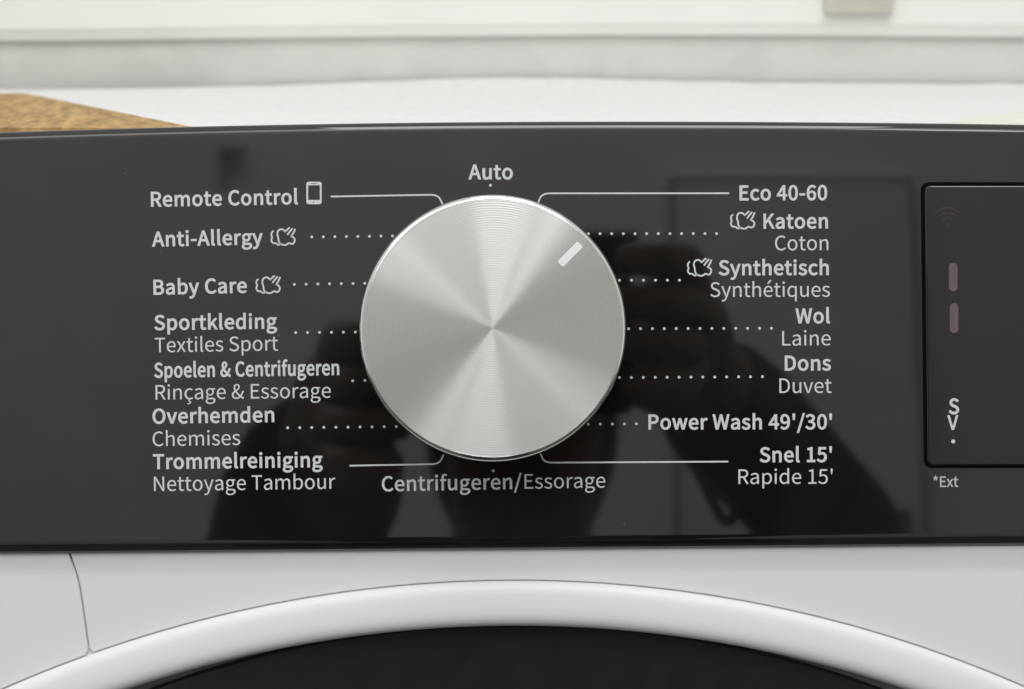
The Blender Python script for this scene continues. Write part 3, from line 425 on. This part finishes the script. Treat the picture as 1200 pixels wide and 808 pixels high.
for path in ([(388, 230.6)] + bez((503, 228.6), (512.5, 228.2), (515.5, 233)) + [(519.5, 241.5)],
             [(854, 226.8)] + bez((644, 226.9), (636, 227), (633, 232)) + [(630, 239.5)],
             [(410, 546)] + bez((506, 544.2), (514, 544), (517, 539)) + [(519.6, 533.5)],
             [(633.5, 532)] + bez((636, 538), (638.5, 542.3), (647, 542.4)) + [(853, 541.2)]):
    bm = bmesh.new(); ribbon(bm, path, 1.9, PRINT); obj('leader_line', bm, M['ink'], panel)
A = [[(235, 255), (192, 305), (188, 370), (205, 425), (188, 480), (192, 530), (235, 578), (310, 585), (352, 622), (400, 622), (425, 592)],
     [(425, 595), (385, 530), (372, 430), (350, 360), (355, 280), (395, 225), (460, 205), (515, 225), (553, 268)], [(553, 272), (600, 232), (672, 165)],
     [(627, 350), (690, 265), (752, 190)], [(825, 205), (780, 310), (722, 402)],
     [(722, 402), (780, 425), (818, 480), (810, 550), (770, 595), (720, 600), (660, 580), (600, 620), (540, 635), (470, 620), (425, 595)]]
for dx, dy in ((0, 0), (-17.6, 56.4), (538.5, -19.2), (488, 36)):
    bm = bmesh.new()
    for p in A: ribbon(bm, smooth_path([(310 + x/23.09 + dx, 260 + y/23.09 + dy) for x, y in p], n=4), 1.95, PRINT)
    obj('steam_symbol', bm, M['ink'], panel)
# phone symbol: a rounded body with the screen and the earpiece left open
bm = bmesh.new()
o_ = [L(x, y)[:2] for x, y in rrect(359, 213.3, 377, 239.6, 2.6, 4)]; i_ = [L(x, y)[:2] for x, y in rrect(361.2, 217.4, 374.8, 234.6, .3, 4)]
vo_ = [bm.verts.new((*p, PRINT)) for p in o_]; vi_ = [bm.verts.new((*p, PRINT)) for p in i_]
for k in range(len(vo_)):
    j = (k+1) % len(vo_); bm.faces.new((vo_[k], vo_[j], vi_[j], vi_[k]))
ph = obj('phone_symbol', bm, M['ink'], panel)
bm = bmesh.new()
for x0, y0, x1, y1 in ((364.4, 215.1, 371.4, 215.8), (367, 236.2, 367.7, 238.4)):
    bm.faces.new([bm.verts.new((*L(x, y)[:2], PRINT*1.5)) for x, y in ((x0, y0), (x1, y0), (x1, y1), (x0, y1))])
obj('phone_symbol_slot', bm, M['gloss'], panel)

# display window: a rounded glass set in a dark groove
def tl(x, y): return (x + (y-382)*.011, y)          # the window leans with the photo's slight turn
fr = [L(*tl(x, y))[:2] for x, y in rrect(1080.8, 213.8, 1720, 549, 9)]
fi = [L(*tl(x, y))[:2] for x, y in rrect(1085.0, 217.8, 1716, 545.5, 7)]
obj('display_groove', prism(fr, .00006, -.0005), M['gap_dark'] if 'gap_dark' in M else mat('groove_plastic', (.005, .005, .005), .9, spec=0, noise_s=300, noise_a=.1), wm, FM)
win = obj('display_window', prism(fi, .00035, -.0004, .0003, 3), M['window'], wm, FM)
def on_win(name, pts, m, up=.00038):
    bm = bmesh.new(); bm.faces.new([bm.verts.new((*L(x, y)[:2], up)) for x, y in pts]); return obj(name, bm, M[m], win)
on_win('digit_segment', rrect(1111.5, 308.5, 1121.5, 341.5, 4.5), 'segment'); on_win('digit_segment', rrect(1112.5, 355.5, 1122.5, 390.5, 4.5), 'segment')
bm = bmesh.new()
for r in (20, 14, 8):
    ribbon(bm, [(1110 + r*math.sin(R(t)), 264 - r*math.cos(R(t))) for t in range(-42, 43, 12)], 2.4, .00038)
u, v, w = L(1110, 263); bm.faces.new([bm.verts.new((u+2*S*math.cos(k*.6283), v+2*S*math.sin(k*.6283), .00038)) for k in range(10)])
obj('wireless_symbol', bm, M['sensor'], win)
PRINT_, PRINT = PRINT, .00040
text("S", 1111.3, 485, 1123.3, 485, 1, win, cap=18, name='window_label'); text("V", 1109.6, 503.6, 1122.4, 503.5, 1, win, cap=17, name='window_label', off=7)
flush()
bm = bmesh.new(); u, v, w = L(1116.5, 517.4); bm.faces.new([bm.verts.new((u+2.4*S*math.cos(k*.524), v+2.4*S*math.sin(k*.524), PRINT)) for k in range(12)])
obj('dot', bm, M['ink'], win)
PRINT = PRINT_
text("*Ext", 1093.6, 571, 1123, 570.6, 1, panel, cap=12.5, name='footnote', m='small_ink', off=5); flush()

# dial
h = .012; k_ = D/(D-h)
kx, ky, _ = L(578, 385.5)
KM = rot_part((kx, ky, 0), wm)
fr_ = 150.8/k_
knob = obj('dial', lathe([((fr_+5.6)*S, h-4.4*S), ((fr_+6.1)*S, h-6.4*S), ((fr_+6.3)*S, h-10*S), ((fr_+6.3)*S, .0006), ((fr_+5.6)*S, .00002)]), M['side'], wm, KM, smooth=True)
obj('dial_rim', lathe([(fr_*S, h-.8*S), ((fr_+.1)*S, h+.02*S), ((fr_+.5)*S, h+.02*S), ((fr_+.9)*S, h-.08*S), ((fr_+3.4)*S, h-1.05*S), ((fr_+3.9)*S, h-1.5*S), ((fr_+5.2)*S, h-3.6*S), ((fr_+5.6)*S, h-4.4*S)]), M['chrome'], knob, smooth=True)
rs = [fr_*S, fr_*S*.985] + [fr_*S*t for t in (.8, .6, .4, .2, .1, .05, .02)] + [0]
face = obj('dial_face', lathe([(r, h) for r in rs], 256), M['face'], knob, smooth=False)
ax, ay, _ = L(656.2, 310.5, h); bx, by, _ = L(680.0, 286.7, h); ang = math.atan2(by-ay, bx-ax); ln_ = math.hypot(bx-ax, by-ay); cx, cy = (ax+bx)/2-kx, (ay+by)/2-ky
hw = 4.7*S/k_
mk = [(cx + x*math.cos(ang) - y*math.sin(ang), cy + x*math.sin(ang) + y*math.cos(ang)) for x, y in rrect(-ln_/2, -hw, ln_/2, hw, hw*.42, 4)]
obj('pointer_mark', prism(mk, h+.00022, h-.0002, .00008), M['mark'], knob)

# white front under the panel: main sheet and the piece beside it, round the door
fw = -15*S
arc = lambda t, r: (605 + r*math.sin(R(t)), 2166 - r*math.cos(R(t)))
def ang_at(x, r): return math.degrees(math.asin((x-605)/r))
RO = 1486.3
seam = smooth_path([(70, 600), (79, 640), (88.5, 668), (94.5, 695), (99, 725), (103.4, 757)], n=5)
main = [(s[0]+1.0, s[1]) for s in seam] + [(104.5, 760), (107, 762.2)]
a0 = ang_at(109.5, RO)
main += [arc(a0 + (180-a0)*i/120, RO) for i in range(121)] + [(605, 4000), (XR, 4000), (XR, 600)]
side = [(s[0]-.9, s[1]) for s in seam] + [(102.9, 761.6), (101.8, 763.8)]
a1 = ang_at(99.5, RO)
side += [arc(a1 - (180+a1)*i/120, RO) for i in range(121)] + [(602, 4000), (XL, 4000), (XL, 600)]
conv = lambda pts, w: [L(x, y, w)[:2] for x, y in pts]
obj('front_sheet', prism(conv(main, fw), fw, fw-20*S, .00028, 3), M['fascia'], wm, FM)
obj('side_sheet', prism(conv(side, fw), fw, fw-20*S, .00028, 3), M['fascia'], wm, FM)
dx, dy, _ = L(605, 2166, fw)
DM = rot_part((dx, dy, 0), wm)
kk = (D-fw)/D*S
ring = obj('door_ring', lathe([(r*kk, w*S) for r, w in ((1484.8, -44), (1484.8, -15.5), (1483.8, -11), (1481.4, -7.4), (1477.5, -5.2), (1471, -3.9), (1463, -3.2), (1455, -2.9), (1448, -3.1), (1442.5, -4.2), (1438, -6.4), (1434.5, -10), (1432, -18), (1430.6, -32), (1430, -44))], 512), M['ring'], wm, DM, smooth=True)
M['bezel'] = mat('grey_door_bezel', (.16, .155, .15), .45, noise_s=200, noise_a=.15)
obj('door_bezel', lathe([(1430.4*kk, -39*S), (1400*kk, -42*S), (1300*kk, -46*S), (1000*kk, -60*S)], 256), M['bezel'], ring, smooth=True)
obj('door_glass', lathe([(1240*kk, -37*S), (1239*kk, -34*S), (1234*kk, -33*S), (1200*kk, -33*S), (1100*kk, -35*S), (900*kk, -38*S), (0, -42*S)], 256), M['dark'], ring, Matrix.Translation((0, 193*kk, 0)), smooth=True)
obj('door_gap_backing', lathe([(1476*kk, fw-4*S), (1496*kk, fw-4*S), (1496*kk, fw-10*S)], 256), M['gap'], wm, DM)  # pale ring added behind the door gap to lighten its line
bm = bmesh.new(); prev = None
for x, y in seam:
    cur = [bm.verts.new(L(x+d, y, fw-5*S)) for d in (-7, 7)]
    if prev: bm.faces.new((prev[0], prev[1], cur[1], cur[0]))
    prev = cur
obj('seam_backing', bm, M['gap'], wm, FM)

# narrow strip added under the panel, leaning floorwards to make a shade band
def strip(name, x0f, x1f):
    rows = []
    for y, dw in ((642, 4.3), (648, 3.3), (654, 2.3), (660, 1.3), (664, .68), (667, .30), (669.5, .10), (671.5, .02)):
        sx = q(y, [(600, 70), (640, 79), (668, 88.5), (700, 95.3)])
        a, c = x0f(sx), x1f(sx); n_ = 60
        rows.append([L(a + (c-a)*i/n_, y - .0035*(a + (c-a)*i/n_ - 600), fw + dw*S) for i in range(n_+1)])
    return obj(name, loft(rows), M['fascia'], wm, FM, smooth=True)
strip('under_panel_strip', lambda s: s+1.6, lambda s: XR)
strip('under_panel_strip', lambda s: XL, lambda s: s-1.5)

# cabinet body behind the front, down to the floor
top = W(0, (404-152)*S, -14*S); ZL = top.z - .0040
y0 = W(0, 0, fw-21*S)
pf = [W(0, (404-175)*S, fw-130*S), W(0, (404-4000)*S, fw-130*S)]
prof = [(top.y+.012, ZL), (pf[0].y, pf[0].z), (pf[1].y, pf[1].z), (pf[1].y+.01, .02), (WY-.01, .02), (WY-.01, ZL)]
bm = bmesh.new(); xa, xb = (XL-600)*S, (XR-600)*S
A_ = [bm.verts.new((xa, y-.2, z)) for y, z in prof]; B_ = [bm.verts.new((xb, y-.2, z)) for y, z in prof]
bm.faces.new(A_); bm.faces.new(B_[::-1])
for i in range(len(prof)):
    j = (i+1) % len(prof); bm.faces.new((A_[i], B_[i], B_[j], A_[j]))
obj('cabinet', bm, M['lid'], wm)
for x in (xa+.05, xb-.05):
    for y in (-.2+.06, .2):
        bm = bmesh.new(); bmesh.ops.create_cone(bm, cap_ends=True, segments=20, radius1=.022, radius2=.02, depth=.022, matrix=Matrix.Translation((x, y, .011))); obj('foot', bm, M['dark'], wm)

# ------------------------------------------------------------------ across the room, mirrored faintly in the gloss
def RY(x, y, Y):                          # mirrored photo position -> point in the room at depth Y
    lo_, hi_ = .3, 6.0
    for _ in range(50):
        md = (lo_+hi_)/2; pt = W((x-600)/F*(D+md), (404-y)/F*(D+md), md)
        if pt.y > Y: lo_ = md
        else: hi_ = md
    return pt
RWY = -1.9
a = RY(788, 205, RWY+.034); c = RY(1068, 214, RWY+.034); zt = (a.z+c.z)/2; x0, x1 = min(a.x, c.x), max(a.x, c.x)
cb = thing('wall_cupboard', 'pale cupboard with one door hanging on the far wall, mirrored faintly in the black panel', 'cupboard', ((x0+x1)/2, RWY+.06, zt-.62))
M['cup'] = mat('cupboard_paint', (.76, .75, .71), .6, noise_s=4, noise_a=.03)
M['edge'] = mat('cupboard_edge', (.27, .265, .26), .7, noise_s=4, noise_a=.05)
def rel(o, lo, hi, bev): return bevbox(Vector(lo)-o.location, Vector(hi)-o.location, bev)
obj('carcass', rel(cb, (x0-.006, RWY+.001, zt-.626), (x1+.006, RWY+.019, zt+.006), .001), M['cup'], cb)
obj('door', rel(cb, (x0+.002, RWY+0.0210, zt-.617), (x1-.002, RWY+0.0320, zt-.002), .002), M['cup'], cb)
for lo, hi in (((x0-.003, RWY+0.0195, zt-.617), (x0+.0015, RWY+0.0335, zt-.003)), ((x1-.0015, RWY+0.0195, zt-.617), (x1+.003, RWY+0.0335, zt-.003)),
               ((x0-.003, RWY+0.0195, zt-.0015), (x1+.003, RWY+0.0335, zt+.003)), ((x0-.003, RWY+0.0195, zt-.622), (x1+.003, RWY+0.0335, zt-.6185))):
    obj('edge_strip', rel(cb, lo, hi, .0005), M['edge'], cb)
obj('handle', rel(cb, (x1-.035, RWY+0.0395, zt-.56), (x1-.025, RWY+0.0590, zt-.44), .003), M['side'], cb)
a = RY(262, 168, RWY+.02); c = RY(276, 212, RWY+.02)
hk = thing('wall_hook', 'small dark hook on the far wall, mirrored at the upper left of the panel', 'hook', (a.x, RWY+.001, c.z))
obj('plate', bevbox((-.008, 0, .0), (.006, .006, a.z-c.z), .002), mat('dark_hook', (.50, .50, .49), .6, noise_s=30, noise_a=.1), hk)
obj('arm', bevbox((-.006, .0062, a.z-c.z-.014), (.030, .03, a.z-c.z-.002), .003), hk.children[0].data.materials[0], hk)

# ------------------------------------------------------------------ what lies on top of the machine
edge_k = [(-700, 110), (78, 106), (200, 103.5), (330, 100), (450, 95), (560, 91.5), (660, 91.5), (760, 94), (860, 96.5), (1000, 97.5), (1122, 98.5), (2300, 100)]
ZS = ZL + .0008; rows = []
nx, ny = 90, 40
for j in range(ny+1):
    t = j/ny; row = []
    for i in range(nx+1):
        X = -.27 + .58*i/nx
        # far edge of the sheet along this column, found from where it is seen
        ye = q(600 + X*F/.83, edge_k)
        g = on_Z(600, ye, ZS) if ye > 97.5 else None
        Ye = min(WY-.003, g.y) if g is not None else WY-.003
        zc = max(0, on_Y(600, ye, Ye).z - ZS)
        Y = top.y+.014 + (Ye-top.y-.014)*t
        z = ZS + zc*max(0, (t-.9)/.1)**2 + .0004*noise.noise((X*45, Y*30, 3.1))*min(1, t*6)
        row.append((X, Y, z))
    rows.append(row)
sh = obj('paper_sheet', loft(rows), M['sheet'], smooth=True)
tag(sh, 'white textured sheet covering the top of the washing machine', 'sheet')
def slab(name, pts, z0, z1, m, label, cat):
    bm = bmesh.new(); f = bm.faces.new([bm.verts.new((x, y, z1)) for x, y in pts])
    r = bmesh.ops.extrude_face_region(bm, geom=[f]); bmesh.ops.translate(bm, vec=(0, 0, z0-z1), verts=[e for e in r['geom'] if isinstance(e, bmesh.types.BMVert)])
    bmesh.ops.bevel(bm, geom=[e for e in bm.edges], offset=.0006, segments=2, affect='EDGES')
    return tag(obj(name, bm, m), label, cat)
zc = ZS + .0030
Bp = on_Z(222, 147.6, zc); Ap = on_Z(78, 118.8, zc); dd = (Ap-Bp); E_ = Bp + dd*1.55
fy = max(top.y+.016, Bp.y-.012); Bq = Bp - dd*((Bp.y-fy)/dd.y)
slab('cork_mat', [(Bq.x, fy), (E_.x, E_.y), (-.262, E_.y-.03), (-.262, fy)], ZS+.0004, zc, M['cork'], 'tan cork mat lying on the white sheet at the left behind the panel', 'mat')
zc2 = ZS + .0022
Bp = on_Z(1082, 146.2, zc2); Ap = on_Z(1122, 140.5, zc2); dd = (Ap-Bp); E_ = Bp + dd*3
fy = max(top.y+.016, Bp.y-.02); Bq = Bp - dd*((Bp.y-fy)/dd.y)
slab('pale_mat', [(Bq.x, fy), (.262, fy), (.262, E_.y), (E_.x, E_.y)], ZS+.0004, zc2, M['pale'], 'pale cream mat showing its corner at the far right behind the panel', 'mat')

# ------------------------------------------------------------------ the person taking the picture, mirrored in the gloss
def RF(x, y, w):                          # where a thing stands whose mirror image shows at photo position (x, y)
    k = (D+w)/F; return W((x-600)*k, (404-y)*k, w)
def skin(name, chains, m, parent=None, sub=2):
    """chains: list of lists of (point, radius); a chain may start from a shared vertex by the same point"""
    key = {}; vs = []; rad = []; ed = []
    for ch in chains:
        prev = None
        for p, r in ch:
            k = tuple(round(c, 4) for c in p)
            if k not in key: key[k] = len(vs); vs.append(tuple(p)); rad.append(r)
            if prev is not None and prev != key[k]: ed.append((prev, key[k]))
            prev = key[k]
    me = bpy.data.meshes.new(name); me.from_pydata(vs, ed, []); o = bpy.data.objects.new(name, me); C.objects.link(o)
    sk = o.modifiers.new('skin', 'SKIN'); sk.use_smooth_shade = True
    for i, d in enumerate(me.skin_vertices[0].data):
        r = rad[i]; d.radius = (r, r) if not isinstance(r, tuple) else r; d.use_root = (i == 0)
    sb = o.modifiers.new('sub', 'SUBSURF'); sb.levels = sb.render_levels = sub
    bpy.context.view_layer.update()
    m2 = bpy.data.meshes.new_from_object(o.evaluated_get(bpy.context.evaluated_depsgraph_get())); m2.name = name
    bpy.data.objects.remove(o); m2.materials.clear(); m2.shade_smooth()
    return obj(name, m2, m, parent)
M['skin'] = mat('skin', (.17, .10, .075), .5, noise_s=40, noise_a=.06)
M['jacket'] = mat('dark_jacket', (.012, .012, .013), .9, spec=.1, noise_s=200, noise_a=.2)
M['trousers'] = mat('dark_trousers', (.02, .022, .03), .9, spec=.2, noise_s=200, noise_a=.2)
M['hair'] = mat('dark_hair', (.012, .009, .007), .6, noise_s=300, noise_a=.3)
M['camera'] = mat('black_camera', (.012, .012, .012), .4, noise_s=300, noise_a=.1)
def mix(a, c, t): return a + (c-a)*t
HC = RF(612, 440, .95)                                   # middle of the head
up = Vector((0, 0, 1)); fwd = Vector((0, 1, -.12)).normalized()
neck = HC - up*.155 - fwd*.035; chest = HC - up*.30 - fwd*.05; belly = HC - up*.46 - fwd*.03; hip = HC - up*.62 - fwd*.01
pel = Vector((HC.x, hip.y, max(.26, hip.z)))
arms = {}
for s, wr, el in ((1, RF(800, 425, .47), RF(1004, 648, .61)), (-1, RF(400, 490, .47), RF(322, 690, .60))):
    sh_ = neck + Vector((s*.175, 0, -.045)); arms[s] = (sh_, el, wr)
chains = [[(pel, (.15, .11)), (belly, (.13, .10)), (chest, (.15, .10)), (neck, .055), (HC - up*.10 - fwd*.01, .055), (HC - up*.05 + fwd*.012, (.066, .075)), (HC + up*.03, (.072, .09)), (HC + up*.085 - fwd*.01, (.052, .065))],
          [(HC - up*.05 + fwd*.012, (.066, .075)), (HC - up*.045 + fwd*.10, .014)]]
for s in (1, -1):
    sh_, el, wr = arms[s]
    chains.append([(chest, (.15, .10)), (sh_, .052), (mix(sh_, el, .5), .045), (el, .038), (mix(el, wr, .4), .036), (wr, .026)])
    pc = W(s*.070, .008 if s > 0 else -.026, .41)
    chains.append([(wr, .026), (pc, (.030, .022))])
    for i, (dv, ln) in enumerate(((.030, .9), (.013, 1), (-.004, .95), (-.020, .8))):
        v = dv + (.004 if s > 0 else -.028); kn = W(s*.073, v, .382)
        chains.append([(pc, (.030, .022)), (kn, .0098), (W(s*.069, v*1.0, .356), .0088), (W(s*(.069-.010*ln), v, .3405), .008), (W(s*(.060-.022*ln), v, .3415), .0068)])
    chains.append([(pc, (.030, .022)), (W(s*.062, -.022 - (s < 0)*.018, .398), .0115), (W(s*.050, -.016 - (s < 0)*.010, .385), .0095), (W(s*.034, -.006, .377), .008)])
    kn = Vector((HC.x + s*.13, -.57, .085)); an = Vector((HC.x + s*.09, pel.y - .10, .055))
    chains.append([(pel, (.15, .11)), (Vector((HC.x + s*.10, pel.y + .05, pel.z - .04)), .082), (mix(pel, kn, .6) + Vector((s*.06, 0, 0)), .072), (kn, .058), (Vector((HC.x + s*.11, -.80, .062)), .052), (an, .040), (an + Vector((0, -.13, -.022)), .030)])
body = skin('person', chains, M['skin'])
tag(body, 'kneeling person in a dark jacket holding up a small camera, mirrored in the black panel', 'person')
jk = [[(pel + up*.02, (.165, .125)), (belly, (.148, .118)), (chest, (.168, .118)), (neck - up*.015, .068)]]
for s in (1, -1):
    sh_, el, wr = arms[s]; r = 1 if s > 0 else .85
    jk.append([(chest, (.168, .118)), (sh_, .066), (mix(sh_, el, .5), .060), (el, .038 if s > 0 else .044), (mix(el, wr, .45), .037 if s > 0 else .050), (mix(el, wr, .95), .036 if s > 0 else .048)])
skin('jacket', jk, M['jacket'], body)
tr = [[(pel + up*.03, (.158, .118)), (pel - up*.03, (.15, .11))]]
for s in (1, -1):
    kn = Vector((HC.x + s*.13, -.57, .085)); an = Vector((HC.x + s*.09, pel.y - .10, .055))
    tr.append([(pel - up*.03, (.15, .11)), (Vector((HC.x + s*.10, pel.y + .05, pel.z - .045)), .09), (mix(pel, kn, .6) + Vector((s*.06, 0, 0)), .08), (kn, .066), (Vector((HC.x + s*.11, -.80, .066)), .060), (an, .048)])
skin('trousers', tr, M['trousers'], body)
skin('hair', [[(HC + up*.02 - fwd*.03, (.084, .09)), (HC + up*.075 - fwd*.02, (.066, .08)), (HC + up*.10 - fwd*.01, (.03, .04))],
              [(HC + up*.02 - fwd*.03, (.084, .09)), (HC - up*.08 - fwd*.055, (.075, .045)), (HC - up*.15 - fwd*.06, (.05, .025))]], M['hair'], body)
# the camera in the hands: body, lens, screen, wrist strap
cr = thing('compact_camera', 'small black compact camera with a wrist strap held in both hands, mirrored in the panel', 'camera', W(0, -.028, .355))
CM = Matrix.Translation(-cr.location) @ FRONT
obj('body', bevbox((-.049, -.028, .3445), (.049, .028, .368), .004, 3), M['camera'], cr, CM)
obj('lens', lathe([(.021, .3446), (.021, .3432), (.019, .3424), (.012, .3426), (0, .3432)], 48), M['camera'], cr, CM, smooth=True)
obj('screen', bevbox((-.040, -.022, .3681), (.026, .023, .3688), .0002, 1), M['window'], cr, CM)
obj('shutter_button', bevbox((.022, .0281, .352), (.034, .0305, .361), .001, 2), M['camera'], cr, CM)
pts = [RF(x, y, .385) for x, y in ((735, 440), (785, 495), (815, 548), (838, 594), (850, 611), (861, 604), (865, 570), (862, 520), (840, 470), (735, 432))]
sp = smooth_path([tuple(p) for p in pts], n=5); bm = bmesh.new(); prev = None
for i, p in enumerate(sp):
    p = Vector(p); t = (Vector(sp[min(i+1, len(sp)-1)]) - Vector(sp[max(i-1, 0)])).normalized(); e = t.cross(N).normalized()
    cur = [bm.verts.new(p + e*.0021*a - N*.0007*c) for a, c in ((-1, -1), (1, -1), (1, 1), (-1, 1))]
    if prev:
        for k in range(4): bm.faces.new((prev[k], prev[(k+1) % 4], cur[(k+1) % 4], cur[k]))
    prev = cur
obj('strap', bm, M['camera'], cr, Matrix.Translation(-cr.location))
